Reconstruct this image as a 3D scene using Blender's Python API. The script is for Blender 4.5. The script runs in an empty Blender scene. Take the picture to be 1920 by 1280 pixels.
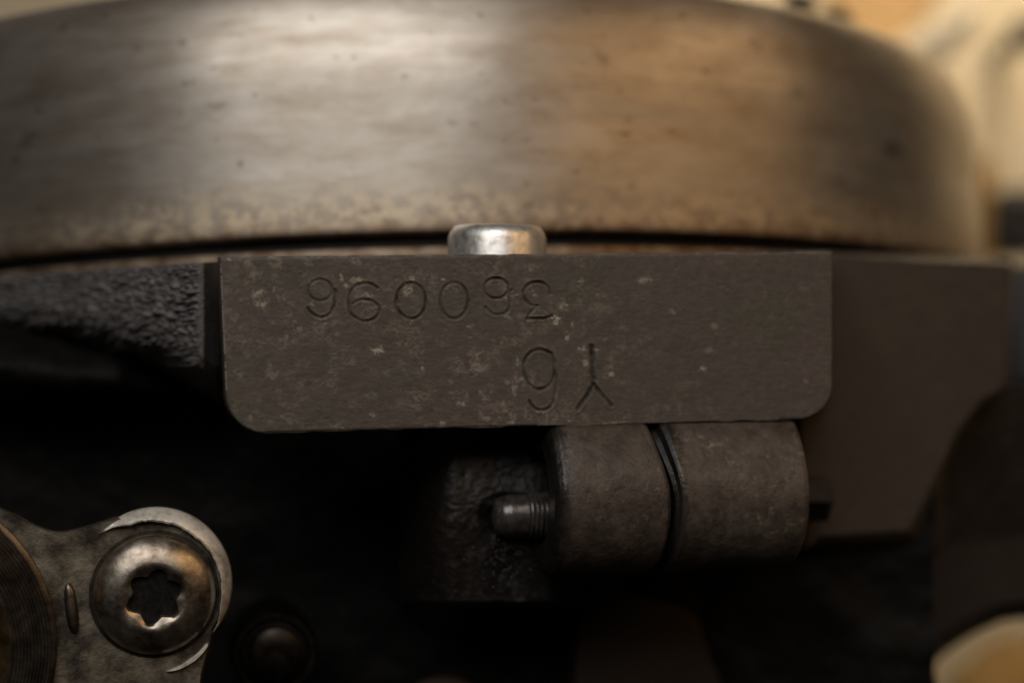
import bpy, bmesh, math, random
import numpy as np

scene = bpy.context.scene
COL = scene.collection
random.seed(3)
MM = 0.001
F, D = 3000.0, 300.0            # focal length in photo pixels, camera distance (mm) from the stamped pad

# ------------------------------------------------------------------ camera
cam = bpy.data.cameras.new("camera")
cam.sensor_width = 36.0
cam.lens = F / 1920.0 * 36.0
cam.clip_start, cam.clip_end = 0.005, 50.0
cam.dof.use_dof = True
cam.dof.focus_distance = 0.3
cam.dof.aperture_fstop = 4.6
cam.dof.aperture_blades = 0
co = bpy.data.objects.new("camera", cam)
co.location = (0, -D * MM, 0)
co.rotation_euler = (math.pi / 2, 0, 0)
COL.objects.link(co)
scene.camera = co

# ------------------------------------------------------------------ light
scene.view_settings.view_transform = 'Standard'
scene.view_settings.look = 'None'
scene.view_settings.exposure = 0.0
scene.view_settings.gamma = 1.0
scene.cycles.use_denoising = True
scene.cycles.max_bounces = 6
scene.cycles.sample_clamp_indirect = 4.0
w = bpy.data.worlds.new("World")
scene.world = w
w.use_nodes = True
w.node_tree.nodes["Background"].inputs[0].default_value = (1.0, 0.8, 0.6, 1)
w.node_tree.nodes["Background"].inputs[1].default_value = 0.009


def lamp(name, loc, aim, size, sizey, power, color, spread=180):
    l = bpy.data.lights.new(name, 'AREA')
    l.shape = 'RECTANGLE'
    l.size, l.size_y, l.energy, l.color = size, sizey, power, color
    l.spread = math.radians(spread)
    o = bpy.data.objects.new(name, l)
    o.location = loc
    from mathutils import Vector
    o.rotation_euler = (Vector(aim) - Vector(loc)).to_track_quat('-Z', 'Y').to_euler()
    COL.objects.link(o)
    return o


lamp("window_light", (-0.17, -0.92, 0.78), (0, 0.1, 0.02), 1.02, 0.75, 7.6, (1.0, 0.97, 0.94))
lamp("workshop_lamp", (0.84, -0.52, 0.60), (0, 0.1, 0), 1.05, 0.5, 2.3, (1.0, 0.60, 0.27))
lamp("background_fill", (0.24, 0.395, 0.50), (0.30, 0.52, 0.10), 0.25, 0.10, 1.85, (1.0, 0.84, 0.60), 120)  # unseen lamp added behind the flywheel to brighten the back wall

# ------------------------------------------------------------------ geometry helpers (all in mm)
A12 = math.radians(12.0)
BU = np.array([math.cos(A12), math.sin(A12), 0.0])      # along the block
BN = np.array([-math.sin(A12), math.cos(A12), 0.0])     # into the block
UP = np.array([0.0, 0.0, 1.0])
P0 = np.array([0.0, 3.8, 0.0])
CAM = np.array([0.0, -D, 0.0])


def Q(px, py, off=0.0):
    """point (mm) on the plane lying `off` mm behind the pad face, on the sight line of a photo pixel"""
    px, py, off = np.broadcast_arrays(np.asarray(px, float), np.asarray(py, float), np.asarray(off, float))
    d = np.stack([(px - 960) / F, np.ones_like(px), (640 - py) / F], -1)
    t = (off + (P0 - CAM) @ BN) / (d @ BN)
    return CAM + d * t[..., None]


def P(px, py, y):
    """point (mm) at depth y behind the pad (camera axis)"""
    px, py, y = np.broadcast_arrays(np.asarray(px, float), np.asarray(py, float), np.asarray(y, float))
    s = (D + y) / F
    return np.stack([(px - 960) * s, y, (640 - py) * s], -1)


def _hash(ix, iy, seed):
    n = (ix.astype(np.int64) * 374761393 + iy.astype(np.int64) * 668265263 + seed * 982451653) & 0x7FFFFFFF
    n = ((n ^ (n >> 13)) * 1274126177) & 0x7FFFFFFF
    return ((n ^ (n >> 16)) & 0xFFFF) / 65535.0


def vnoise(x, y, seed=0):
    ix, iy = np.floor(x), np.floor(y)
    fx, fy = x - ix, y - iy
    fx, fy = fx * fx * (3 - 2 * fx), fy * fy * (3 - 2 * fy)
    a, b = _hash(ix, iy, seed), _hash(ix + 1, iy, seed)
    c, d = _hash(ix, iy + 1, seed), _hash(ix + 1, iy + 1, seed)
    return (a + (b - a) * fx) * (1 - fy) + (c + (d - c) * fx) * fy


def fbm(x, y, seed=0, octv=4):
    s, a, t = 0, 1.0, 0
    for k in range(octv):
        s = s + a * vnoise(x * 2 ** k + 17.3 * k, y * 2 ** k - 9.1 * k, seed + k)
        t += a
        a *= 0.5
    return s / t


def mesh_obj(name, verts, faces, mat, parent=None, smooth=True, attrs=None):
    me = bpy.data.meshes.new(name)
    verts = np.asarray(verts, float).reshape(-1, 3) * MM
    if isinstance(faces, np.ndarray):
        nf, k = faces.shape
        me.vertices.add(len(verts))
        me.vertices.foreach_set("co", verts.ravel())
        me.loops.add(nf * k)
        me.loops.foreach_set("vertex_index", faces.ravel().astype(np.int32))
        me.polygons.add(nf)
        me.polygons.foreach_set("loop_start", np.arange(nf, dtype=np.int32) * k)
        me.update(calc_edges=True)
    else:
        me.from_pydata([tuple(v) for v in verts], [], [tuple(int(i) for i in f) for f in faces])
        me.update()
    me.validate()
    bm = bmesh.new()
    bm.from_mesh(me)
    bmesh.ops.recalc_face_normals(bm, faces=bm.faces)
    bm.to_mesh(me)
    bm.free()
    for p_ in me.polygons:
        p_.use_smooth = smooth
    for k_, v_ in (attrs or {}).items():
        a = me.attributes.new(k_, 'FLOAT', 'POINT')
        a.data.foreach_set("value", np.asarray(v_, np.float32).ravel())
    me.materials.append(mat)
    o = bpy.data.objects.new(name, me)
    COL.objects.link(o)
    if parent is not None:
        o.parent = parent
    return o


def grid_faces(nr, nc, wrap=False, base=0):
    r = np.arange(nr - 1)[:, None]
    c = np.arange(nc if wrap else nc - 1)[None, :]
    c2 = (c + 1) % nc
    f = np.stack([r * nc + c, r * nc + c2, (r + 1) * nc + c2, (r + 1) * nc + c], -1)
    return f.reshape(-1, 4) + base


def empty(name, loc, label, cat, group=None):
    o = bpy.data.objects.new(name, None)
    o.empty_display_size = 0.005
    COL.objects.link(o)
    o["label"], o["category"] = label, cat
    if group:
        o["group"] = group
    return o


def tag(o, label, cat, group=None):
    o["label"], o["category"] = label, cat
    if group:
        o["group"] = group
    return o


def frame(axis):
    a = np.asarray(axis, float)
    a = a / np.linalg.norm(a)
    h = UP if abs(a[2]) < 0.9 else np.array([1.0, 0, 0])
    u = np.cross(h, a)
    u /= np.linalg.norm(u)
    v = np.cross(a, u)
    return a, u, v


def revolve(name, prof, origin, axis, mat, parent=None, n=96, disp=None, attrs_fn=None, smooth=True, cap=True, rfn=None, hfn=None):
    """prof: list of (radius, height along axis); disp(phi, h, r) adds to the radius"""
    a, u, v = frame(axis)
    prof = np.asarray(prof, float)
    ph = np.linspace(0, 2 * np.pi, n, endpoint=False)
    R = prof[:, 0][:, None] + 0 * ph[None]
    H = prof[:, 1][:, None] + 0 * ph[None]
    PH = ph[None] + 0 * H
    if rfn is not None:
        R = rfn(PH, H, R)
    if disp is not None:
        R = R + disp(PH, H, R)
    if hfn is not None:
        H = H + hfn(PH, H, R)
    V = np.asarray(origin, float) + H[..., None] * a + (R * np.cos(PH))[..., None] * u + (R * np.sin(PH))[..., None] * v
    faces = [tuple(f) for f in grid_faces(len(prof), n, True)]
    if cap:
        faces.append(tuple(range(n)))
        faces.append(tuple(range((len(prof) - 1) * n, len(prof) * n)))
        o = mesh_obj(name, V.reshape(-1, 3), faces, mat, parent, smooth, None)
    else:
        o = mesh_obj(name, V.reshape(-1, 3), np.array(faces), mat, parent, smooth, None)
    if attrs_fn is not None:
        for k_, v_ in attrs_fn(V, PH, H).items():
            at = o.data.attributes.new(k_, 'FLOAT', 'POINT')
            at.data.foreach_set("value", v_.astype(np.float32).ravel())
    if smooth:
        o.data.set_sharp_from_angle(angle=math.radians(38))
    return o


def spline(pts, per=8, closed=False):
    """Catmull-Rom through the points"""
    pts = np.asarray(pts, float)
    n = len(pts)
    out = []
    for i in range(n if closed else n - 1):
        g = (lambda k: pts[k % n]) if closed else (lambda k: pts[min(max(k, 0), n - 1)])
        a, b, c, d = g(i - 1), g(i), g(i + 1), g(i + 2)
        for t in np.arange(per) / per:
            out.append(0.5 * (2 * b + (c - a) * t + (2 * a - 5 * b + 4 * c - d) * t * t + (3 * b - a - 3 * c + d) * t ** 3))
    if not closed:
        out.append(pts[-1])
    return np.array(out)


def plate(name, outline, levels, mat, parent=None, smooth=True, jag=0.0, angle=32):
    """outline in photo px; levels = list of (off mm, grow px): successive loops going back from the front face"""
    o = np.asarray(outline, float)
    nxt, prv = np.roll(o, -1, 0), np.roll(o, 1, 0)
    t = nxt - prv
    t /= np.linalg.norm(t, axis=1)[:, None] + 1e-9
    nrm = np.stack([t[:, 1], -t[:, 0]], -1)
    area = 0.5 * np.sum(o[:, 0] * nxt[:, 1] - nxt[:, 0] * o[:, 1])
    if area < 0:
        nrm = -nrm
    n = len(o)
    V, faces = [], []
    for k, lv in enumerate(levels):
        off, grow = lv[0], lv[1]
        j = jag * (np.array([random.random() for _ in range(n)]) - 0.5) if (jag and k < 2) else 0 * o[:, 0]
        g = grow + (lv[2] * np.clip((o[:, 1] - 900) / 80, 0, 1) if len(lv) > 2 else 0)
        q = o + nrm * (g + j)[:, None]
        V.append(Q(q[:, 0], q[:, 1], off))
    faces.append(tuple(range(n)))
    for k in range(len(levels) - 1):
        for i in range(n):
            i2 = (i + 1) % n
            faces.append((k * n + i, k * n + i2, (k + 1) * n + i2, (k + 1) * n + i))
    faces.append(tuple(range((len(levels) - 1) * n, len(levels) * n)))
    ob = mesh_obj(name, np.concatenate(V), faces, mat, parent, smooth)
    if smooth:
        ob.data.set_sharp_from_angle(angle=math.radians(angle))
    for p_ in ob.data.polygons:
        if len(p_.vertices) > 4:
            p_.use_smooth = False
    return ob


# ------------------------------------------------------------------ materials
class NT:
    def __init__(self, name):
        self.m = bpy.data.materials.new(name)
        self.m.use_nodes = True
        self.t = self.m.node_tree
        self.b = self.t.nodes["Principled BSDF"]
        self.tc = self.t.nodes.new("ShaderNodeTexCoord")

    def n(self, kind, **kw):
        nd = self.t.nodes.new(kind)
        for k, v in kw.items():
            if k.startswith("i_"):
                key = k[2:]
                nd.inputs[int(key) if key.isdigit() else key].default_value = v
            else:
                setattr(nd, k, v)
        return nd

    def l(self, a, b):
        self.t.links.new(a, b)

    def noise(self, scale, detail=4, rough=0.55, vec=None, stretch=None, dist=0.0):
        nd = self.n("ShaderNodeTexNoise")
        nd.inputs["Scale"].default_value = scale
        nd.inputs["Detail"].default_value = detail
        nd.inputs["Roughness"].default_value = rough
        nd.inputs["Distortion"].default_value = dist
        v = vec or self.tc.outputs["Object"]
        if stretch:
            mp = self.n("ShaderNodeMapping")
            mp.inputs["Scale"].default_value = stretch
            self.l(v, mp.inputs[0])
            v = mp.outputs[0]
        self.l(v, nd.inputs["Vector"])
        return nd.outputs["Fac"]

    def ramp(self, src, stops, interp='LINEAR'):
        r = self.n("ShaderNodeValToRGB")
        r.color_ramp.interpolation = interp
        els = r.color_ramp.elements
        while len(els) < len(stops):
            els.new(0.5)
        for e, (p, c) in zip(els, stops):
            e.position = p
            e.color = (c, c, c, 1) if not isinstance(c, (tuple, list)) else (*c, 1)
        self.l(src, r.inputs[0])
        return r.outputs[0]

    def mix(self, fac, a, b, blend='MIX'):
        m = self.n("ShaderNodeMix", data_type='RGBA', blend_type=blend)
        for inp, v in ((m.inputs[0], fac), (m.inputs[6], a), (m.inputs[7], b)):
            if isinstance(v, (int, float)):
                inp.default_value = v
            elif isinstance(v, (tuple, list)):
                inp.default_value = (*v, 1)
            else:
                self.l(v, inp)
        return m.outputs[2]

    def math(self, op, a, b=0.0, clamp=False):
        m = self.n("ShaderNodeMath", operation=op, use_clamp=clamp)
        for inp, v in ((m.inputs[0], a), (m.inputs[1], b)):
            if isinstance(v, (int, float)):
                inp.default_value = v
            else:
                self.l(v, inp)
        return m.outputs[0]

    def attr(self, name):
        return self.n("ShaderNodeAttribute", attribute_name=name).outputs["Fac"]

    def set(self, key, v):
        inp = self.b.inputs[key]
        if isinstance(v, (int, float)):
            inp.default_value = v
        elif isinstance(v, (tuple, list)):
            inp.default_value = (*v, 1)
        else:
            self.l(v, inp)

    def bump(self, src, dist, strength=1.0, chain=None):
        b = self.n("ShaderNodeBump")
        b.inputs["Strength"].default_value = strength
        b.inputs["Distance"].default_value = dist
        self.l(src, b.inputs["Height"])
        if chain is not None:
            self.l(chain, b.inputs["Normal"])
        self.l(b.outputs[0], self.b.inputs["Normal"])
        return b.outputs[0]


def cast_mat(name, c1, c2, pale, rough=(0.4, 0.6), pale_amt=0.62, bump=0.00012, bscale=1400, spec=0.5, wet=False, chips=False):
    m = NT(name)
    big = m.noise(90, 5, 0.6)
    col = m.ramp(big, [(0.35, c1), (0.65, c2)])
    fine = m.noise(700, 5, 0.65)
    col = m.mix(m.ramp(fine, [(0.3, 0.75), (0.7, 1.0)]), (0.0, 0.0, 0.0), col)
    sp = m.noise(330 if not wet else 620, 6, 0.7)
    reg = m.noise(60, 3, 0.5)
    spk = m.math('MULTIPLY', m.ramp(sp, [(pale_amt, 0.0), (pale_amt + 0.1, 1.0)]), m.ramp(reg, [(0.42, 0.0), (0.62, 0.8)]))
    if chips:
        spk = m.math('MULTIPLY', spk, m.attr('scuff'))
    col = m.mix(spk, col, pale)
    ro = m.ramp(m.noise(400, 4, 0.6), [(0.3, rough[0]), (0.7, rough[1])])
    if chips:
        ch = m.attr("chip")
        col = m.mix(m.math('MULTIPLY', ch, 0.9), col, (0.40, 0.36, 0.28))
        gr = m.attr("grime")
        col = m.mix(gr, col, (0.012, 0.010, 0.008))
    if wet:
        col = m.mix(m.attr("end_dark"), col, (0.008, 0.007, 0.006))  # darker tone at the boss ends and along the parting groove
        wt = m.attr("wet")
        col = m.mix(m.math('MULTIPLY', wt, 0.45), col, (0.02, 0.018, 0.016))
        ro = m.mix(wt, ro, (0.09, 0.09, 0.09))
        sp2 = m.noise(260, 6, 0.72)
        col = m.mix(m.ramp(sp2, [(0.40, 0.55), (0.56, 0.0)]), col, (0.020, 0.014, 0.010))
    m.set("Base Color", col)
    m.set("Roughness", ro)
    m.set("Specular IOR Level", spec)
    bmp = m.bump(m.noise(bscale, 5, 0.65), bump)
    m.bump(m.noise(bscale * 0.3, 3, 0.5), bump * 1.5, 1.0, bmp)
    return m.m


M_PAD = cast_mat("pad_iron", (0.100, 0.088, 0.069), (0.112, 0.087, 0.076), (0.26, 0.225, 0.18), (0.5, 0.65), 0.55, 0.00006, 1500, 0.35, chips=True)
M_BOSS = cast_mat("boss_iron", (0.075, 0.058, 0.044), (0.112, 0.088, 0.074), (0.23, 0.18, 0.13), (0.34, 0.56), 0.565, 0.00011, 1900, 0.4, wet=True)
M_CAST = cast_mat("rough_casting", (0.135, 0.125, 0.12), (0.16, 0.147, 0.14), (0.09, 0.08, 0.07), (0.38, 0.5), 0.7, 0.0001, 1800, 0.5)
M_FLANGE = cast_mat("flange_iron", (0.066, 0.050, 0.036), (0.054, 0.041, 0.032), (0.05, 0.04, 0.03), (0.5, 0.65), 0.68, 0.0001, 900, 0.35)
M_SHADE = cast_mat("shaded_casting", (0.026, 0.020, 0.016), (0.030, 0.023, 0.019), (0.05, 0.04, 0.03), (0.5, 0.65), 0.68, 0.0001, 900, 0.3)  # flange iron again, with the shade below it put into the colour
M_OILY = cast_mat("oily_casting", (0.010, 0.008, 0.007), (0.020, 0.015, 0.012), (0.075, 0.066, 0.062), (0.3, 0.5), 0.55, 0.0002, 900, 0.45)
M_BLACK = cast_mat("deep_shade_casting", (0.005, 0.0045, 0.004), (0.009, 0.0075, 0.0065), (0.014, 0.012, 0.010), (0.55, 0.75), 0.75, 0.0002, 700, 0.12)  # near-black base paints in the deep shade of the recesses


def steel_mat(name, col, dark, rough, stain=0.55, scale=300, metallic=1.0, bump=0.00003, bs=1500):
    m = NT(name)
    s = m.noise(scale, 6, 0.65)
    c = m.mix(m.ramp(s, [(stain - 0.15, 0.0), (stain + 0.12, 1.0)]), col, dark)
    m.set("Base Color", c)
    m.set("Metallic", metallic)
    m.set("Roughness", m.ramp(m.noise(scale * 2.2, 4, 0.6), [(0.3, rough[0]), (0.7, rough[1])]))
    m.bump(m.noise(bs, 4, 0.6), bump)
    return m.m


M_PIN = steel_mat("polished_steel", (0.88, 0.86, 0.82), (0.42, 0.37, 0.31), (0.3, 0.5), 0.66, 420, 0.85)
M_TORX = steel_mat("worn_bolt_steel", (0.50, 0.44, 0.36), (0.13, 0.095, 0.07), (0.28, 0.46), 0.56, 190)
M_DARKSTEEL = steel_mat("dark_steel", (0.10, 0.085, 0.07), (0.05, 0.04, 0.03), (0.35, 0.5), 0.55, 300)
M_RIDGE = steel_mat("turned_dark_steel", (0.19, 0.16, 0.13), (0.07, 0.055, 0.045), (0.3, 0.45), 0.55, 200)
M_BRONZE = steel_mat("tarnished_bronze", (0.20, 0.14, 0.06), (0.07, 0.045, 0.025), (0.35, 0.55), 0.5, 120)
M_SHADED_GRIME = steel_mat("shaded_grimy_steel", (0.02, 0.017, 0.015), (0.006, 0.005, 0.005), (0.4, 0.6), 0.5, 500, 0.6)  # grime plus the shade of the deep socket, both in one near-black
M_DIM = steel_mat("dim_steel", (0.045, 0.038, 0.032), (0.02, 0.017, 0.014), (0.35, 0.5), 0.55, 300)  # darker tone than the other bolt steel
M_STUD = steel_mat("oily_stud_steel", (0.15, 0.135, 0.125), (0.05, 0.042, 0.036), (0.2, 0.36), 0.55, 500, 0.6)
M_ALU = steel_mat("dirty_aluminium", (0.30, 0.265, 0.20), (0.055, 0.045, 0.035), (0.42, 0.65), 0.49, 150, 0.7, 0.00015, 900)
M_BRIGHT = steel_mat("bright_machined_aluminium", (0.95, 0.91, 0.83), (0.24, 0.19, 0.13), (0.32, 0.5), 0.63, 230, 0.45, 0.0001, 1000)


def flywheel_mat():
    m = NT("machined_flywheel_steel")
    sep = m.n("ShaderNodeSeparateXYZ")
    m.l(m.tc.outputs["Object"], sep.inputs[0])
    ang = m.math('MULTIPLY', m.math('ARCTAN2', sep.outputs[0], m.math('MULTIPLY', sep.outputs[1], -1.0)), 0.146)
    cmb = m.n("ShaderNodeCombineXYZ")
    m.l(ang, cmb.inputs[0])
    m.l(sep.outputs[2], cmb.inputs[1])
    v = cmb.outputs[0]
    base = m.ramp(m.noise(28, 5, 0.6, v), [(0.35, (0.52, 0.465, 0.40)), (0.65, (0.64, 0.59, 0.525))])
    blot = m.noise(42, 6, 0.68, v, (0.7, 1.0, 1), 0.6)
    base = m.mix(m.ramp(blot, [(0.40, 0.0), (0.66, 0.5)]), base, (0.30, 0.235, 0.165))
    blot2 = m.noise(150, 5, 0.65, v, (0.5, 1.2, 1))
    base = m.mix(m.ramp(blot2, [(0.45, 0.0), (0.68, 0.5)]), base, (0.33, 0.25, 0.17))
    fines = m.noise(330, 3, 0.5, v, (0.7, 1.0, 1))
    base = m.mix(m.ramp(fines, [(0.655, 0.0), (0.725, 0.6)]), base, (0.13, 0.085, 0.06))
    # grime spots
    sp = m.noise(95, 2.5, 0.5, v, (0.75, 1.0, 1))
    base = m.mix(m.ramp(sp, [(0.655, 0.0), (0.74, 0.68)]), base, (0.15, 0.10, 0.07))
    # mottled rust band along the lower edge
    rb = m.ramp(sep.outputs[2], [(0.0, 0.0), (1.0, 1.0)])
    band = m.n("ShaderNodeMapRange", clamp=True)
    m.l(sep.outputs[2], band.inputs[0])
    band.inputs[1].default_value, band.inputs[2].default_value = 0.022, 0.014
    mott = m.ramp(m.noise(330, 4, 0.6, v), [(0.44, 0.0), (0.56, 1.0)])
    bandm = m.math('MULTIPLY', band.outputs[0], m.ramp(m.noise(45, 4, 0.6, v), [(0.35, 0.3), (0.6, 1.0)]))
    base = m.mix(m.math('MULTIPLY', band.outputs[0], 0.4), base, (0.34, 0.25, 0.165))
    base = m.mix(m.math('MULTIPLY', bandm, mott), base, (0.74, 0.62, 0.45))
    edge = m.n('ShaderNodeMapRange', clamp=True)
    m.l(sep.outputs[2], edge.inputs[0])
    edge.inputs[1].default_value, edge.inputs[2].default_value = 0.0135, 0.0105
    base = m.mix(m.math('MULTIPLY', edge.outputs[0], m.ramp(m.noise(200, 4, 0.6, v), [(0.35, 0.2), (0.65, 0.9)])), base, (0.20, 0.11, 0.05))
    m.set("Base Color", base)
    m.set("Metallic", 0.84)
    rr = m.ramp(m.noise(160, 4, 0.6, v, (0.2, 1.5, 1)), [(0.3, 0.36), (0.7, 0.48)])
    m.set("Roughness", m.mix(bandm, rr, (0.6, 0.6, 0.6)))
    m.set("Anisotropic", 0.55)
    m.set("Anisotropic Rotation", 0.25)
    tg = m.n("ShaderNodeTangent", direction_type='RADIAL', axis='Z')
    m.l(tg.outputs[0], m.b.inputs["Tangent"])
    m.bump(m.noise(900, 4, 0.6, v, (0.15, 1.5, 1)), 0.000012)
    return m.m


M_FLY = flywheel_mat()


def plain_mat(name, c1, c2, rough=0.6, scale=15, stretch=None, spec=0.4):
    m = NT(name)
    m.set("Base Color", m.ramp(m.noise(scale, 4, 0.6, stretch=stretch), [(0.35, c1), (0.65, c2)]))
    m.set("Roughness", rough)
    m.set("Specular IOR Level", spec)
    return m.m


M_CREAM = plain_mat("cream_paint", (0.60, 0.50, 0.34), (0.66, 0.55, 0.38), 0.6, 6)
M_PALE = plain_mat("pale_plastic", (0.80, 0.70, 0.52), (0.84, 0.74, 0.56), 0.45, 20)
M_WOOD = plain_mat("orange_wood", (0.40, 0.215, 0.055), (0.46, 0.26, 0.08), 0.55, 30, (0.3, 3, 3))
M_TANBOARD = plain_mat("tan_board", (0.45, 0.29, 0.13), (0.52, 0.34, 0.16), 0.6, 20)
M_PALE2 = plain_mat("cut_wood", (0.58, 0.44, 0.33), (0.66, 0.52, 0.40), 0.6, 60)
M_KNOB = plain_mat("dark_plastic", (0.02, 0.018, 0.015), (0.03, 0.026, 0.02), 0.5, 40)
M_GREY = plain_mat("grey_paint", (0.05, 0.05, 0.055), (0.06, 0.06, 0.065), 0.6, 20)
M_GAP_SHADE = plain_mat("gap_shade_black", (0.012, 0.011, 0.010), (0.018, 0.016, 0.014), 0.6, 60)  # near-black that paints the shaded gap under the flywheel rim
M_BROWN = plain_mat("brown_rubber", (0.035, 0.020, 0.014), (0.045, 0.026, 0.018), 0.6, 60)

# ------------------------------------------------------------------ engine block
blk = empty("engine_block", (0, 0, 0), "dark brown cast iron engine block with a stamped number pad, lying under the flywheel", "engine block")

# --- stamped pad
def z1(x, y): return (560 + x / 7.385, 500 + y / 7.385)
def z2(x, y): return (800 + x / 7.385, 500 + y / 7.385)
def z3(x, y): return (960 + x / 8.0, 630 + y / 8.0)
def ell(cx, cy, rx, ry, n=28):
    t = np.linspace(0, 2 * np.pi, n + 1)
    return np.stack([cx + rx * np.cos(t), cy + ry * np.sin(t)], -1)


def S(fn, pts):
    return spline([fn(*p) for p in pts], 5)


STROKES = [  # (polyline px, half width px, depth)
    (ell(600.6, 544.2, 22, 20), 2.6, 0.8),
    (S(z1, [(505, 325), (500, 450), (485, 560), (430, 655), (300, 705), (180, 645), (128, 570)]), 2.7, 0.9),
    (S(z1, [(1090, 295), (1010, 245), (930, 230), (830, 248), (745, 310), (705, 420), (695, 550), (715, 640), (780, 705), (890, 752), (1010, 738), (1080, 690), (1115, 620), (1112, 550), (1020, 480), (920, 455), (830, 465), (750, 512)]), 2.7, 0.9),
    (ell(770.8, 564.3, 27.6, 33.8), 2.8, 1.0),
    (ell(851.5, 563.6, 25.8, 34), 2.8, 0.95),
    (ell(930.5, 540.6, 22.3, 19.2), 2.7, 0.9),
    (S(z2, [(1185, 318), (1150, 345), (1142, 420), (1150, 500), (1140, 580), (1085, 642), (980, 665), (890, 635), (815, 560)]), 2.6, 0.85),
    (S(z2, [(1705, 375), (1680, 290), (1600, 225), (1520, 213), (1410, 250), (1345, 340), (1350, 430), (1390, 500), (1450, 535), (1530, 540)]), 3.0, 1.05),
    (np.array([z2(1530, 540), z2(1470, 600), z2(1395, 690), z2(1385, 720)]), 2.4, 0.55),
    (S(z2, [(1385, 722), (1480, 722), (1560, 720), (1640, 712), (1735, 685)]), 2.9, 1.0),
    (S(z3, [(590, 265), (500, 220), (400, 205), (290, 240), (210, 330), (178, 450), (193, 590), (240, 700), (310, 770), (400, 800), (500, 775), (580, 710), (622, 620), (632, 470), (622, 350), (590, 265)]), 3.0, 1.0),
    (S(z3, [(635, 480), (655, 700), (645, 880), (610, 1010), (540, 1085), (440, 1115), (350, 1090), (290, 1030), (262, 968)]), 2.9, 0.95),
    (np.array([z3(1192, 165), z3(1212, 450), z3(1222, 740)]), 5.2, 1.3),
    (np.array([z3(1222, 730), z3(1130, 890), z3(985, 1095)]), 3.8, 1.15),
    (np.array([z3(1222, 730), z3(1350, 890), z3(1490, 1040)]), 3.6, 1.05),
]


def seg_dist(px, py, poly):
    d = np.full(px.shape, 1e9)
    for a, b in zip(poly[:-1], poly[1:]):
        ab = b - a
        L = (ab ** 2).sum() + 1e-9
        t = np.clip(((px - a[0]) * ab[0] + (py - a[1]) * ab[1]) / L, 0, 1)
        d = np.minimum(d, np.hypot(px - a[0] - t * ab[0], py - a[1] - t * ab[1]))
    return d


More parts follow.
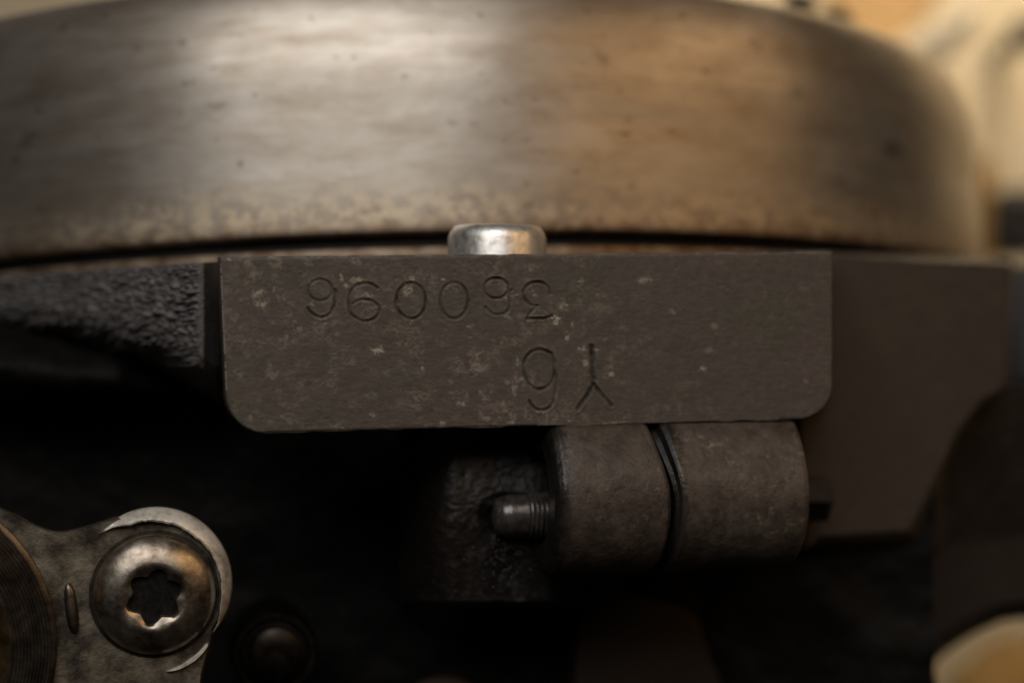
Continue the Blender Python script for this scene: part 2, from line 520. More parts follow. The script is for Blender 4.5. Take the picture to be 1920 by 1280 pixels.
def build_pad():
    rsL, rvL, rsR, rvR = 0.064, 0.22, 0.058, 0.20
    v = np.concatenate([np.linspace(0, 1 - rvL, 130), (1 - rvL) + rvL * np.sin(np.linspace(0, np.pi / 2, 56))[1:]])
    nu = 600
    V = v[:, None]
    eL = np.clip((V - (1 - rvL)) / rvL, 0, 1)
    eR = np.clip((V - (1 - rvR)) / rvR, 0, 1)
    sl = rsL * (1 - np.sqrt(np.clip(1 - eL ** 2, 0, 1)))
    sr = 1 - rsR * (1 - np.sqrt(np.clip(1 - eR ** 2, 0, 1)))
    S_ = sl + (sr - sl) * np.linspace(0, 1, nu)[None]
    V = V + 0 * S_
    TL, TR, BL, BR = (np.array(c, float) for c in ((412, 482), (1560, 471), (427, 813), (1559, 783)))
    px = (1 - V) * ((1 - S_) * TL[0] + S_ * TR[0]) + V * ((1 - S_) * BL[0] + S_ * BR[0])
    py = (1 - V) * ((1 - S_) * TL[1] + S_ * TR[1]) + V * ((1 - S_) * BL[1] + S_ * BR[1])
    # slightly uneven edges
    py = py + (V < 0.004) * (1.6 * (vnoise(px / 23, 0 * px, 5) - 0.5)) + (V > 0.999) * (3.0 * (vnoise(px / 31, 0 * px, 6) - 0.5))
    edge = np.minimum.reduce([(px - px[:, :1]), (px[:, -1:] - px), (V * 328), (1 - V) * 328 * 1.2])
    h = np.zeros_like(px)
    grime = np.zeros_like(px)
    for poly, hw, dep in STROKES:
        x0, y0, x1, y1 = poly[:, 0].min() - 14, poly[:, 1].min() - 14, poly[:, 0].max() + 14, poly[:, 1].max() + 14
        m = (px > x0) & (px < x1) & (py > y0) & (py < y1)
        d = seg_dist(px[m], py[m], poly)
        uneven = 0.4 + 1.05 * vnoise(px[m] / 13, py[m] / 13, 31)
        cut = 0.36 * dep * uneven * np.clip(1 - (d / (hw * 1.15)) ** 2, 0, 1) ** 0.8
        lip = -0.08 * dep * uneven * np.exp(-((d - hw * 1.7) / (hw * 0.6)) ** 2)
        h[m] = np.maximum(h[m], cut) + np.where(cut > 0, 0, lip)
        grime[m] = np.maximum(grime[m], np.clip(1.15 - d / (hw * 0.95), 0, 1) * 0.62 * dep * uneven)
    h += 0.05 * np.exp(-((px - 1178 - 2 * vnoise(py / 20, 0 * py, 9)) / 1.6) ** 2) * np.clip((620 - py) / 60, 0, 1)
    h += 0.07 * (fbm(px / 14, py / 3.5, 3) - 0.5) + 0.10 * (fbm(px / 45, py / 30, 8) - 0.5)
    pits = np.clip(fbm(px / 6, py / 6, 12) - 0.68, 0, 1)
    h += pits * 0.6
    over = (px > 1008) & (px < 1462)
    edge = np.where(over, np.minimum.reduce([(px - px[:, :1]), (px[:, -1:] - px), (V * 328)]), edge)
    h += 0.28 * np.exp(-(np.clip(edge, 0, None) / 2.6) ** 1.5) * (1 - .8 * np.clip((px - 1450) / 80, 0, 1))          # worn edge
    chip = np.zeros_like(px)
    specks = [(485, 548, 16, 12, .9), (490, 570, 13, 10, .9), (535, 560, 9, 5, .5), (512, 605, 8, 5, .3), (640, 521, 6, 10, .8), (668, 525, 16, 7, .9),
              (648, 535, 8, 6, .9), (690, 552, 16, 6, .6), (765, 545, 14, 14, .9), (772, 521, 8, 9, .8), (708, 656, 17, 9, 1.2), (770, 604, 7, 5, .9), (735, 583, 7, 3, .6),
              (632, 625, 6, 5, .6), (585, 570, 7, 6, .7), (830, 524, 6, 5, .8), (880, 610, 9, 7, .5), (951, 592, 9, 7, .9), (915, 555, 5, 4, .7), (1003, 554, 6, 5, .6),
              (1040, 600, 16, 12, 1.1), (1058, 570, 14, 14, .7), (1075, 608, 6, 10, .6), (1062, 631, 7, 11, .8), (1090, 525, 10, 6, .5), (1125, 555, 12, 6, .4),
              (1208, 526, 16, 8, .7), (1220, 524, 5, 5, .8), (1318, 690, 11, 9, .9), (1092, 653, 13, 6, .9), (1118, 655, 8, 3, .8), (1146, 702, 8, 7, .8), (1098, 680, 8, 9, .6),
              (970, 678, 8, 9, .8), (980, 710, 8, 6, .8), (792, 690, 6, 5, .8), (842, 676, 5, 4, .5), (910, 746, 10, 8, .7), (865, 756, 12, 7, .7), (908, 750, 8, 6, .5),
              (700, 778, 12, 6, .6), (830, 793, 10, 6, .7), (470, 783, 9, 7, .5), (527, 780, 8, 6, .4), (1010, 770, 8, 5, .6), (1068, 790, 8, 5, .6), (960, 792, 14, 5, .6),
              (1175, 798, 5, 3, 1.2), (1040, 745, 7, 6, .4), (1340, 610, 12, 8, .3), (1260, 585, 10, 8, .35), (1330, 655, 10, 8, .3), (1510, 715, 9, 6, .3), (430, 487, 7, 4, .8)]
    nz = fbm(px / 4.6, py / 4.0, 40, 4) * .75 + .25 * vnoise(px / 2.0, py / 2.0, 44)
    for cx, cy, rx, ry, a in specks:
        g = np.exp(-(((px - cx) / rx) ** 2 + ((py - cy) / ry) ** 2) * 1.1)
        chip = np.maximum(chip, a * np.clip((nz - 0.73 + 0.42 * g) / 0.24, 0, 1) * np.clip(g * 1.6, 0, 1))
    haze = np.clip((fbm(px / 26, py / 20, 141, 3) - .46) * 3.5, 0, 1) * np.clip((fbm(px / 5, py / 3.4, 145, 4) - .42) * 4, 0, 1)
    chip = np.maximum(chip, .26 * haze * (.25 + .75 * np.clip((1250 - px) / 200, 0, 1)))
    for a, b in (((868, 683), (906, 657)), ((690, 578), (752, 570)), ((930, 562), (1000, 545)), ((1095, 797), (1180, 789))):   # scratches
        d = seg_dist(px, py, np.array([a, b], float))
        chip = np.maximum(chip, 0.55 * np.clip(1.3 - d / 1.6, 0, 1) * (nz > 0.46))
    chip = np.maximum(chip, 0.9 * np.exp(-((px - px[:, :1]) / 2.2) ** 2) * (fbm(py / 9, 0 * px, 77) > 0.42) * (V < 0.75))    # bare left edge
    chip = np.maximum(chip, 0.35 * np.exp(-(V * 328 / 2.0) ** 2) * (fbm(px / 20, 0 * px, 78) > 0.5))
    front = Q(px, py, h)
    nr, nc = px.shape
    faces = [grid_faces(nr, nc)]
    # skirt going back into the casting, flaring a little as a cast fillet
    ring = np.concatenate([np.arange(nc), np.arange(1, nr) * nc + nc - 1, (nr - 1) * nc + np.arange(nc - 2, -1, -1), np.arange(nr - 2, 0, -1) * nc])
    rp = np.stack([px.ravel()[ring], py.ravel()[ring]], -1)
    ctr = np.array([985, 640.0])
    verts = [front.reshape(-1, 3)]
    base = nr * nc
    prev = ring
    for off, grow in ((1.2, 0.0), (6.0, 0.5), (10.0, 1.5), (12.5, 3.0), (30.0, 4.0)):
        q = rp.copy()
        left = rp[:, 0] < 440
        q[:, 0] -= np.where(left, grow, 0)
        verts.append(Q(q[:, 0], q[:, 1], off))
        cur = base + np.arange(len(ring))
        faces.append(np.stack([prev, np.roll(prev, -1), np.roll(cur, -1), cur], -1))
        prev = cur
        base += len(ring)
    V_ = np.concatenate(verts)
    pad0 = np.zeros(len(V_) - nr * nc)
    o = mesh_obj("stamped_pad", V_, np.concatenate(faces), M_PAD, blk, True,
                 {"chip": np.concatenate([chip.ravel(), pad0]), "grime": np.concatenate([np.clip(grime, 0, 1).ravel(), pad0]),
                  "scuff": np.concatenate([(.25 + .75 * np.clip((1290 - px) / 150, 0, 1)).ravel(), pad0])})
    o.data.set_sharp_from_angle(angle=math.radians(60))
    return o


build_pad()


def sheet(name, pts_fn, nr, nc, mat, parent, disp=None, seed=0, smooth=True):
    """pts_fn(r, c) -> points; displaced along the local normal by disp(r,c) mm"""
    r, c = np.meshgrid(np.linspace(0, 1, nr), np.linspace(0, 1, nc), indexing='ij')
    V = pts_fn(r, c)
    if disp is not None:
        du = np.gradient(V, axis=1)
        dv = np.gradient(V, axis=0)
        n = np.cross(du, dv)
        n /= np.linalg.norm(n, axis=-1)[..., None] + 1e-12
        n *= np.sign((n * (CAM - V)).sum(-1))[..., None]
        V = V + n * (disp(V, r, c) if disp.__code__.co_argcount == 3 else disp(V))[..., None]
    return mesh_obj(name, V.reshape(-1, 3), grid_faces(nr, nc), mat, parent, smooth)


# --- rough cast bell-housing flange on the left of the pad (curves away round the flywheel)
def web_pts(r, c):
    px_ = np.interp(c, [0, .25, .5, .75, 1], [-260, -60, 120, 290, 414])
    y_ = np.interp(px_, [-260, 0, 200, 374, 382, 390, 402, 416], [96, 52, 30, 14.5, 14.8, 17.5, 21, 25])
    top = np.interp(px_, [-260, 0, 200, 330, 402, 416], [540, 519, 504, 496, 490, 489])
    low = np.interp(px_, [-260, 0, 100, 200, 300, 350, 385, 402], [596, 600, 606, 622, 653, 676, 698, 712])
    # rows: back of the top face, top edge, face, then a rounded underside
    t = np.array([0, .10, .66, .78, .88, .94, 1.0])
    pz = np.stack([top + 3, top, low - 26, low - 4, low + 12, low + 26, low + 44], 0)
    pd = np.stack([y_ + 30, y_, y_ + .8, y_ + 3.0, y_ + 8.5, y_ + 18, y_ + 40], 0)
    rr = r[:, 0]
    k = np.clip(np.searchsorted(t, rr, side='right') - 1, 0, len(t) - 2)
    f_ = (rr - t[k]) / (t[k + 1] - t[k])
    PZ = np.empty_like(px_)
    PD = np.empty_like(px_)
    for i in range(len(rr)):
        a, b = k[i], k[i] + 1
        PZ[i] = pz[a, i] * (1 - f_[i]) + pz[b, i] * f_[i]
        PD[i] = pd[a, i] * (1 - f_[i]) + pd[b, i] * f_[i]
    return P(px_, PZ, PD)


def web_disp(V, r, c):
    s = V[..., 0] + 0.6 * V[..., 1]
    z = V[..., 2]
    q1, q2 = s + 0.25 * z, z - 0.2 * s
    n1 = 1 - 2 * np.abs(fbm(q1 / 0.95, q2 / 0.75, 21, 2) - .5)        # rounded grains with sharp pits between
    n0 = fbm(q1 / .55, q2 / .45, 29, 2)
    n2 = fbm(s / 5, z / 4, 25, 2)
    d = -1.5 * (n1 - .85) * (0.5 + n2) + .55 * (n0 - .5) + 0.6 * (n2 - 0.5)
    return d * np.clip((r - .095) / .06, 0.04, 1) * np.clip((.925 - c) / .025, .1, 1)


sheet("rough_flange", web_pts, 240, 420, M_CAST, blk, web_disp)

# --- wall of the block behind everything
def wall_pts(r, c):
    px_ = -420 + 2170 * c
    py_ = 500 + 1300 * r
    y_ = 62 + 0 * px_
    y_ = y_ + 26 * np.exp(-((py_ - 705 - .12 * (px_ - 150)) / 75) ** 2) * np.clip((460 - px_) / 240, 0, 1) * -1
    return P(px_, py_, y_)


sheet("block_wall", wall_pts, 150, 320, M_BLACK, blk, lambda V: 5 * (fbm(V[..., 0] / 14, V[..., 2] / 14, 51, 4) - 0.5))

# --- right-hand flange, its lower web and the casting under it
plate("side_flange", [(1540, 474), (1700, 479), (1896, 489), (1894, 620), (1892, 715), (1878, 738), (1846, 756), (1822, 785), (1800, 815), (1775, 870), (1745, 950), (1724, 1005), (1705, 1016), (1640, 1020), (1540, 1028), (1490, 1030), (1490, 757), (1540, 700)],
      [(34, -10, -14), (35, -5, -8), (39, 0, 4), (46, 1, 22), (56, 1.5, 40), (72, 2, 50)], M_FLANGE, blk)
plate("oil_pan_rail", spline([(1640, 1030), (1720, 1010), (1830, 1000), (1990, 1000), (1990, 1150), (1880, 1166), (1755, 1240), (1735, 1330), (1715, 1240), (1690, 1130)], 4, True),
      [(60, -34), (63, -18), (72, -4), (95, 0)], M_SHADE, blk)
plate("dark_backing", [(1690, 730), (2010, 730), (2010, 1030), (1690, 1040)], [(66, 0), (68, 0), (90, 0)], M_OILY, blk)  # dark plate added to keep the opening past the flange dark
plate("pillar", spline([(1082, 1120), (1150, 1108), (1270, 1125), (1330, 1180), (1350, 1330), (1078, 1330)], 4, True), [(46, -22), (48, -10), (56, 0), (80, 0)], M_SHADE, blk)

# --- horizontal round boss under the pad
RB = 14.9
B0 = Q(1012, 933, RB - 7.0)
B1 = Q(1462, 933, RB - 7.0)
LB = np.linalg.norm(B1 - B0)
SEAM = np.linalg.norm(Q(1220, 933, RB - 7.0) - B0)


def boss_disp(seed):
    def d(ph, h, r):
        x, y = h, ph * RB
        return 0.22 * (fbm(x / 6, y / 6, seed, 3) - .5) + 0.07 * (fbm(x / .55, y / .45, seed + 3, 3) - .5) - 0.28 * np.clip(fbm(x / 1.4, y / 1.4, seed + 9) - .62, 0, 1)
    return d


def wet_fn(where):
    def fn(V, PH, H):
        # oil follows the parting groove and the left shoulder of the boss
        n_ = fbm(H / 1.0, PH * RB / 3.2, 61, 5)
        if where == 'left':
            w_ = np.clip(1.2 - np.abs(H - SEAM + 0.5) / 1.3, 0, 1) + np.clip(1.1 - np.abs(H - 1.4) / 2.4, 0, 1)
        else:
            w_ = np.clip(1.2 - np.abs(H - 1.2) / 1.5, 0, 1)
        so = np.clip((2.4 - H) / 1.6 + 1.6 * (fbm(H / 1.5, PH * RB / 2.5, 63, 4) - .5), 0, 1) if where == 'left' else np.clip(1.4 - H / .9, 0, 1)
        if where == 'left':
            so = np.maximum(so, np.clip(1.3 - np.abs(H - SEAM) / .9, 0, 1))
        return {"wet": np.clip((w_ * 0.62 + n_ - 0.80) / 0.2, 0, 1), "end_dark": so * .95}
    return fn


def fine_prof(pts, step=0.28):
    out = [pts[0]]
    for a, b in zip(pts[:-1], pts[1:]):
        k = max(1, int(math.hypot(b[0] - a[0], b[1] - a[1]) / step))
        out += [(a[0] + (b[0] - a[0]) * i / k, a[1] + (b[1] - a[1]) * i / k) for i in range(1, k + 1)]
    return out


_, _u, _v = frame(BU)


def slant(ph):
    z = np.cos(ph) * _u[2] + np.sin(ph) * _v[2]          # 1 on top, -1 underneath
    return -3.4 * np.clip(z, 0, 1) ** 1.6 - 1.0 * np.clip(-z, 0, 1) ** 2



def boss_sec(ph, h, r):
    z = np.cos(ph) * _u[2] + np.sin(ph) * _v[2]
    o = -(np.cos(ph) * (_u @ BN) + np.sin(ph) * (_v @ BN))
    al = np.degrees(np.arctan2(z, o))
    return r * (1 + .115 * np.exp(-((al - 68) / 22) ** 2))


seam_l = lambda ph, h, r: slant(ph) * np.clip((h - 3) / (SEAM - 3), 0, 1)
seam_r = lambda ph, h, r: slant(ph) * np.clip(1 - h / 8, 0, 1)
revolve("bearing_boss", fine_prof([(9, -0.2), (12.6, 0), (13.9, .5), (RB - .2, 1.6), (RB, 4), (RB + .1, SEAM - 1.2), (RB - .35, SEAM - .4), (RB - 2.2, SEAM), (8, SEAM + .2)]),
        B0, BU, M_BOSS, blk, 300, boss_disp(70), wet_fn('left'), cap=False, hfn=seam_l, rfn=boss_sec)
CAP0 = B0 + BU * (SEAM + 0.75)
LC = LB - SEAM
revolve("bearing_cap", fine_prof([(8, 0.1), (RB - 2.2, 0.2), (RB - 1.8, 0.9), (RB - .2, 1.15), (RB + .15, 1.7), (RB, 4), (RB - .1, LC - 1.3), (RB - .5, LC - .4), (RB - 1.4, LC), (4, LC + .1)]),
        CAP0, BU, M_BOSS, blk, 300, boss_disp(90), wet_fn('right'), cap=False, hfn=seam_r, rfn=boss_sec)
# --- dark shoulder with the stud, left of the boss
def sh_pts(r, c):
    px_ = 750 + 420 * c
    py_ = 790 + 352 * r
    off = 13.5 + 2.5 * np.cos(r * np.pi) ** 2 + 26 * np.clip((.26 - c) / .26, 0, 1) ** 2.2 + 24 * np.clip((r - .955) / .045, 0, 1) ** 1.5 + 30 * np.clip((c - .66) / .34, 0, 1) ** 1.5
    hole = np.hypot((px_ - 960) / 1.25, py_ - 968)
    off = off + 3.2 * np.clip((50 + 22 * (fbm(px_ / 22, py_ / 22, 107, 3) - .5) - hole) / 30, 0, 1)
    return Q(px_, py_, off)


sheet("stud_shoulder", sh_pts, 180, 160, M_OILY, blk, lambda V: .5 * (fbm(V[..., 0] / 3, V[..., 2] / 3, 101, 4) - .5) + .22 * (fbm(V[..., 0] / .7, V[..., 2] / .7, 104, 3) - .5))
V, Fc = [], []
rng = np.random.default_rng(5)
for k in range(75):                                   # beads of oil under the stud
    cx, cy = rng.normal(948, 24), rng.normal(1046, 20)
    if rng.random() < .1:
        cx, cy = rng.uniform(805, 960), rng.uniform(960, 1100)
    q = Q(cx, cy, 13.4)
    s = rng.uniform(.12, .34)
    b0 = len(V)
    for e, zz in ((1.0, 0.0), (.75, .6), (.3, .92)):
        for a in np.arange(8) / 8 * 2 * np.pi:
            V.append(q + s * (e * np.cos(a) * 1.2 * BU + e * np.sin(a) * UP - zz * BN))
    for i in range(2):
        for j in range(8):
            Fc.append((b0 + i * 8 + j, b0 + i * 8 + (j + 1) % 8, b0 + (i + 1) * 8 + (j + 1) % 8, b0 + (i + 1) * 8 + j))
    Fc.append(tuple(b0 + 16 + j for j in range(8)))
mo = NT("wet_oil")
mo.set("Base Color", (0.01, 0.009, 0.008))
mo.set("Roughness", 0.12)
mo.set("Specular IOR Level", 0.8)
od = mesh_obj("oil_drops", V, Fc, mo.m, blk)
od["kind"] = "stuff"

# ------------------------------------------------------------------ stud between shoulder and boss
sc_ = Q(927, 967, 11.2)
st = empty("threaded_stud", (0, 0, 0), "short oily threaded stud screwed into the left end of the round boss", "stud")
revolve("shank", fine_prof([(1.2, -.4), (2.9, .1), (3.7, 1.2), (4.1, 2.6), (4.2, 6.2), (3.9, 6.5)], .3), sc_, BU, M_STUD, st, 48,
        lambda ph, h, r: .10 * (fbm(h / 1.0, ph * 2, 8) - .5))
pr = [(3.6, 6.3)]
hh = 6.3
for k in range(5):
    pr += [(4.5, hh + .35), (4.6, hh + .6), (3.95, hh + .95)]
    hh += .95
pr += [(3.6, 11.5), (3.6, 13.0)]
revolve("thread", pr, sc_, BU, M_STUD, st, 48)

# bolt head behind the boss end on the right
hb = empty("hex_bolt", (0, 0, 0), "dark out of focus bolt head just behind the right end of the round boss", "bolt")
ho = Q(1478, 936, 27)
revolve("bolt_head", [(3, 8.2), (4.9, 8.2), (5.3, 7.8), (5.3, 0)], ho, BU, M_SHADED_GRIME, hb, 6, smooth=False)
revolve("washer", [(5, 1.6), (6.6, 1.6), (6.9, 1.2), (6.9, 0)], ho, BU, M_SHADED_GRIME, hb, 40)

# ------------------------------------------------------------------ dowel pin
dp = P(932, 470, 17.5)
R_D = 9.75
pin = revolve("dowel_pin", [(7.2, -14), (7.2, 4.6), (7.4, 4.9), (7.9, 4.9), (8.5, 4.7), (9.3, 3.6), (R_D, 2.5), (R_D, -14)], dp, (0.012, -0.02, 1), M_PIN, None, 96, cap=False)
tag(pin, "shiny bare steel dowel pin standing up behind the top edge of the stamped pad", "dowel pin")

# ------------------------------------------------------------------ flywheel
fw = empty("flywheel", (0, 0, 0), "large machined steel flywheel disc filling the top of the frame", "flywheel")
fw.location = (-33.5 * MM, (510.3 - 300) * MM, 0)
FW_PITCH, FW_ROLL = -0.071, 0.0333
from mathutils import Matrix
fw.rotation_euler = (Matrix.Rotation(-FW_ROLL, 3, 'Y') @ Matrix.Rotation(FW_PITCH, 3, 'X')).to_euler()
RF, ZB, ZT, QR, QZ = 177.2, 9.95, 66.6, 8.8, 26.0
prof = [(RF - 17, ZB), (RF - .8, ZB), (RF - .2, ZB + .3), (RF, ZB + .9)]
prof += [(RF, z_) for z_ in np.linspace(ZB + 1.5, ZT - QZ, 16)]
for t in np.linspace(0, math.pi / 2, 28)[1:]:
    prof.append((RF - QR * (1 - math.cos(t)), ZT - QZ + QZ * math.sin(t)))
prof += [(90, ZT)]
revolve("rim", prof, (0, 0, 0), (0, 0, 1), M_FLY, fw, 512, cap=False)
revolve("gap_shade_ring", [(RF - 30, ZB - .1), (RF - 4.5, ZB - .1), (RF - 4.5, ZB - 2.5), (RF - 30, ZB - 2.5)], (0, 0, 0), (0, 0, 1), M_GAP_SHADE, fw, 384, cap=False)  # black ring added for the shaded gap below the rim
revolve("lower_ring", [(RF - 40, ZB - 2.6), (RF - 4.0, ZB - 2.6), (RF - 3.6, ZB - 2.9), (RF - 3.6, ZB - 9), (RF - 40, ZB - 9)], (0, 0, 0), (0, 0, 1), M_FLY, fw, 384, cap=False)

# ------------------------------------------------------------------ bracket with torx bolt, lower left
br = empty("bracket", (0, 0, 0), "worn cast aluminium bracket with a bright rimmed round lug, lower left corner", "bracket")
LO = 9.0
LCX, LCY, LR = 293.0, 1092.0, 134.0
arc = [(LCX + LR * math.cos(a), LCY + LR * math.sin(a)) for a in np.radians(np.arange(243, 400, 6))]
arm = list(spline([(-80, 900), (-20, 945), (30, 968), (70, 989), (110, 999), (150, 993), (190, 981), (218, 972)], 6)) + arc + [(392, 1210), (386, 1226), (376, 1262), (370, 1330), (-80, 1330)]
plate("arm", arm, [(LO + 2.2, 0), (LO + 2.5, 1.0), (LO + 3.2, 2.2), (LO + 15, 4)], M_ALU, br)


def lug_rim():
    """raised machined crescent round the bolt: widest on top and to the right, running out at both ends"""
    th = np.radians(np.linspace(220, 402, 150))
    o = np.stack([LCX + 1.5 + 142 * np.cos(th), LCY + 142 * np.sin(th)], -1)
    # inner edge: eccentric spot-face circle cut on the ray from the lug centre
    c = np.array([285.0, 1108.0]) - np.array([LCX, LCY])
    dx = np.stack([np.cos(th), np.sin(th)], -1)
    bq = dx @ c
    ri = bq + np.sqrt(np.maximum(bq ** 2 - (c @ c - 130.5 ** 2), 0))
    ri = np.minimum(ri, 140.0)
    env = np.clip(np.minimum(th - th[0], th[-1] - th) / 0.4, 0, 1) ** .8
    ri = 141 - (141 - ri) * env
    ri += 5 * (fbm(th * 9, th * 0, 121, 4) - .5) * env
    rows = []
    for f_, off in ((0, LO + 2.4), (0.0, LO + .75), (.12, LO + .5), (.36, LO + .95), (.62, LO + 1.7), (.85, LO + 2.6), (1.0, LO + 3.5), (1.02, LO + 5.5), (1.03, LO + 10)):
        rad = ri + (141.5 - ri) * f_
        q = np.array([LCX, LCY]) + dx * rad[:, None]
        n_ = 0.22 * (fbm(th * 10, np.full_like(th, f_ * 3.0), 122, 3) - .5) * (0.0 if f_ > 1.01 else 1.0)
        rows.append(Q(q[:, 0], q[:, 1], off + n_ + (1 - env) * 1.6 * (off < LO + 1.2)))
    V = np.array(rows)
    o_ = mesh_obj("lug_rim", V.reshape(-1, 3), grid_faces(len(rows), len(th)), M_BRIGHT, br, True)
    o_.data.set_sharp_from_angle(angle=math.radians(45))


lug_rim()
plate("foot_glint", spline([(312, 1258), (340, 1245), (370, 1223), (387, 1205), (389, 1213), (367, 1238), (336, 1255)], 4, True), [(LO + 1.3, -1), (LO + 1.8, 0), (LO + 4, 1)], M_BRIGHT, br)  # thin bright strip added for a highlight on the lower lug edge
# ridged round part at the far left edge
pc = Q(-228, 1222, LO + 1.2)
col_ = empty("ridged_collar", (0, 0, 0), "dark round collar with fine turned ridges, cut off by the left edge", "collar")
prp = [(23.4, 4.6)]
rr_, hh = 23.6, 4.5
for k in range(12):
    prp += [(rr_ + .22, hh - .0), (rr_ + .30, hh - .42), (rr_ + .54, hh - .42)]
    rr_ += .58
    hh -= .30
prp += [(31.2, .3), (31.4, -12)]
revolve("ridge_band", prp, pc, -BN, M_RIDGE, col_, 300, cap=False)
revolve("collar_face", [(6, 1.5), (18, 2.0), (22.0, 3.8), (23.45, 4.5)], pc, -BN, M_BRONZE, col_, 160, cap=False)

# torx bolt
tb = empty("torx_bolt", (0, 0, 0), "brown steel button head bolt with a six lobed star socket, seated in the bracket lug", "bolt")
bo = Q(290, 1113, LO + 2.2)
hp = [(11.2, -1.0), (11.3, .4), (11.2, 1.1), (10.7, 2.0), (9.9, 2.9), (8.8, 3.7), (7.6, 4.3), (6.6, 4.65), (5.9, 4.75), (5.4, 4.45), (5.25, 4.1), (5.15, 2.6)]
sp_ = [(5.15, 2.6), (5.1, 0), (5.05, -3.6), (3.0, -3.9), (1.6, -3.9), (1.0, -3.0), (.2, -2.6)]
PHASE = math.radians(20)


def torx(ph, h, r):
    k = np.zeros_like(r)
    rows = np.arange(r.shape[0])[:, None]
    k = np.clip((rows - 8.6) / 1.6, 0, 1) + 0 * r
    star = -1.35 * (1 - (.5 + .5 * np.cos(6 * (ph - PHASE))) ** .8)
    return r + k * star * 1.0


hp = [(a * 1.0, b * .88) for a, b in hp]
sp_ = [(a * 1.0, b * .88) for a, b in sp_]
revolve("bolt_head", hp, bo, -BN, M_TORX, tb, 144, rfn=torx, cap=False)
revolve("socket", sp_, bo, -BN, M_SHADED_GRIME, tb, 144, rfn=lambda ph, h, r_: r_ - np.where(r_ > 5, 1.35 * (1 - (.5 + .5 * np.cos(6 * (ph - PHASE))) ** .8), 0), cap=True)
revolve("seat_ring", [(10.8, -.6), (11.8, -.6), (12.05, -.3), (12.0, .05), (11.0, .1)], bo, -BN, M_DARKSTEEL, tb, 96, cap=False)

revolve("socket_pin", [(1.35, -3.8), (1.3, -.6), (.9, -.1), (.1, 0)], bo, -BN, M_TORX, tb, 32)

# small roll pin in the bracket
rp_ = empty("roll_pin", (0, 0, 0), "small dark pin with bright worn edges between the ridged collar and the star bolt", "pin")
ro_ = Q(128, 1142, LO + 2.6)
revolve("pin_body", fine_prof([(.2, 0), (.7, .5), (1.0, 1.8), (1.15, 4), (1.15, 6), (1.0, 8.2), (.6, 9.2), (.2, 9.5)], .5), ro_ + UP * 5.0 - BN * .2, np.array([0.13, 0, -1.0]), M_RIDGE, rp_, 32)

# blurred flanged bolt behind, and round plug
fb = empty("flange_bolt", (0, 0, 0), "blurred dark flange bolt in shadow right of the bracket", "bolt")
fo = Q(515, 1222, 36)
revolve("flange", [(2, .5), (6.6, .5), (7.2, 1.2), (8.3, 1.2), (8.9, .4), (9.0, -1), (9.0, -14)], fo, -BN, M_DIM, fb, 72)
revolve("bolt_head", [(2, 4.2), (4.6, 4.2), (5.5, 3.6), (5.6, 0)], fo, -BN, M_DIM, fb, 48)
pg = revolve("round_plug", [(.5, 3.4), (6, 2.6), (9.5, .6), (10.8, -2), (10.8, -20)], P(830, 1362, 40), (0, -1, .25), M_BROWN, None, 72)
tag(pg, "blurred reddish brown round plug at the bottom edge below the boss", "plug")

# ------------------------------------------------------------------ things behind, out of focus
def box(name, c, half, mat, parent=None, rot=0.0, bev=3.0, tilt=0.0):
    bm = bmesh.new()
    bmesh.ops.create_cube(bm, size=2)
    bmesh.ops.scale(bm, vec=[h * MM for h in half], verts=bm.verts)
    bmesh.ops.bevel(bm, geom=bm.edges[:], offset=bev * MM, segments=3, affect='EDGES')
    M_ = Matrix.Translation([v * MM for v in c]) @ Matrix.Rotation(rot, 4, 'Z') @ Matrix.Rotation(tilt, 4, 'Y')
    bmesh.ops.transform(bm, matrix=M_, verts=bm.verts)
    me = bpy.data.meshes.new(name)
    bm.to_mesh(me)
    bm.free()
    for p_ in me.polygons:
        p_.use_smooth = True
    me.set_sharp_from_angle(angle=math.radians(40))
    me.materials.append(mat)
    o = bpy.data.objects.new(name, me)
    COL.objects.link(o)
    if parent:
        o.parent = parent
    return o


bw = box("back_wall", P(960, 420, 520), (700, 8, 500), M_CREAM, None, 0.0, 2)
bw["kind"] = "structure"


def prism(name, outline, y0, y1, mat, parent=None, bev=2.5):
    """outline in photo px at depth y0, extruded straight back to y1 (mm), edges rounded"""
    A = P([p[0] for p in outline], [p[1] for p in outline], y0)
    B = A + np.array([0, y1 - y0, 0])
    n = len(A)
    bm = bmesh.new()
    va = [bm.verts.new(tuple(v * MM)) for v in A]
    vb = [bm.verts.new(tuple(v * MM)) for v in B]
    bm.faces.new(va)
    bm.faces.new(vb[::-1])
    for i in range(n):
        bm.faces.new((va[i], vb[i], vb[(i + 1) % n], va[(i + 1) % n]))
    bmesh.ops.recalc_face_normals(bm, faces=bm.faces)
    bmesh.ops.bevel(bm, geom=bm.edges[:], offset=bev * MM, segments=3, affect='EDGES')
    me = bpy.data.meshes.new(name)
    bm.to_mesh(me)
    bm.free()
    for p_ in me.polygons:
        p_.use_smooth = True
    me.set_sharp_from_angle(angle=math.radians(40))
    me.materials.append(mat)
    o = bpy.data.objects.new(name, me)
    COL.objects.link(o)
    if parent:
        o.parent = parent
    return o


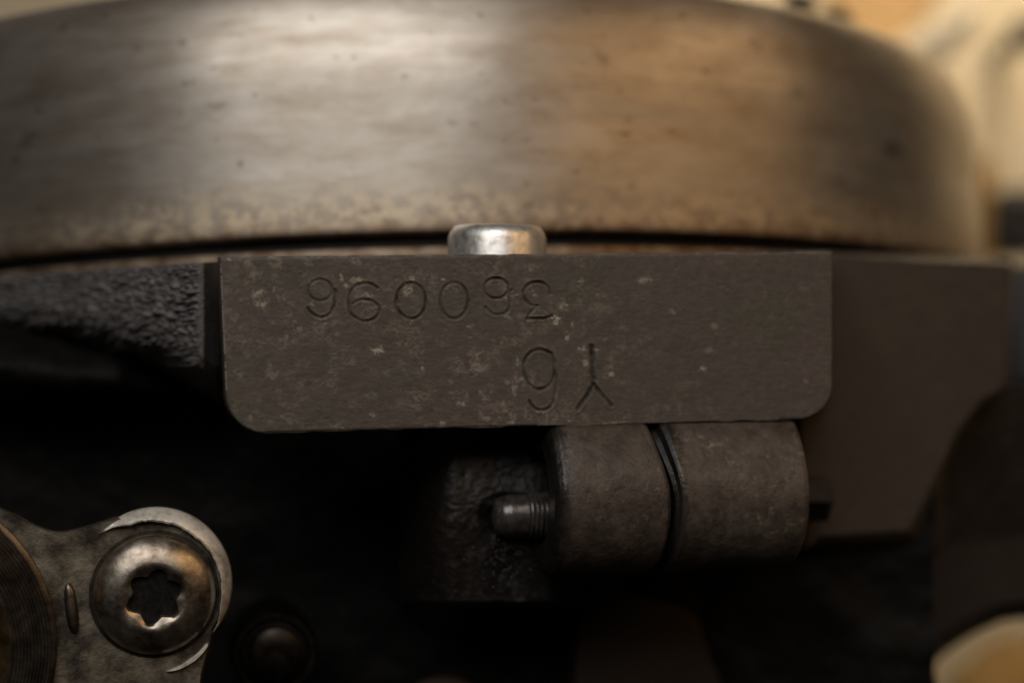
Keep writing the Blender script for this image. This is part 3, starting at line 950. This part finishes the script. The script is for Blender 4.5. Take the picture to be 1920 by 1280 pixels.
tag(prism("plastic_container", [(1632, 132), (1700, 62), (1775, 18), (1850, -30), (1858, 20), (1795, 100), (1715, 152)], 400, 470, M_PALE, None, 6),
    "blurred pale cream plastic container leaning behind the upper right of the flywheel", "container")
tag(prism("tan_board", [(1560, -60), (1790, -60), (1750, 15), (1700, 90), (1560, 140)], 478, 500, M_TANBOARD, None, 2),
    "blurred tan brown board behind the pale container at the top edge", "board")
tag(prism("wooden_post", [(1834, 300), (1866, 290), (1868, 560), (1834, 560)], 400, 430, M_WOOD, None, 2),
    "thin orange brown wooden post just right of the flywheel edge", "wooden post")
tag(prism("dark_box", [(1872, 352), (1990, 348), (1990, 482), (1868, 482)], 390, 440, M_KNOB, None, 4),
    "blurred dark box at the right edge beside the wooden post", "box")
kb = P(1914, 72, 470)  # dark round spot on the wall, given a knob shape
tag(revolve("round_spot", [(1, 14), (6, 13.5), (8, 11), (8, 7), (4.5, 4), (4.5, -40)], kb, (0, -1, 0), M_KNOB, None, 40),
    "small dark round spot on the cream wall at the upper right edge", "bolt")
tag(prism("grey_case", [(1888, 500), (2060, 496), (2060, 740), (1892, 735)], 150, 210, M_GREY, None, 4),
    "blurred bluish grey case past the right end of the block flange", "case")
tag(revolve("round_spot", [(.5, 4), (2.2, 3.2), (3.2, 1.5), (3.4, 0), (3.4, -60)], P(1814, 240, 452), (0, -1, 0), M_PALE, None, 40),  # pale disc added in place of a blurred highlight on the flywheel edge
    "small pale disc added for the bright glint at the right edge of the flywheel", "bolt")
tag(prism("wooden_block", [(1812, 1312), (1902, 1228), (2040, 1208), (2040, 1420), (1838, 1420)], -106, -95, M_WOOD, None, 1),
    "blurred orange brown wooden block in the lower right corner", "wooden block")
for (a, b, h_) in ((1508, 4, 20), (1578, 30, 17)):
    prism("rim_tab", [(a - 32, b - h_), (a + 20, b - h_ + 6), (a + 28, b + 14), (a - 24, b + 4)], 150, 166, M_KNOB, fw, 1.2).matrix_parent_inverse = (Matrix.Translation(fw.location) @ fw.rotation_euler.to_matrix().to_4x4()).inverted()
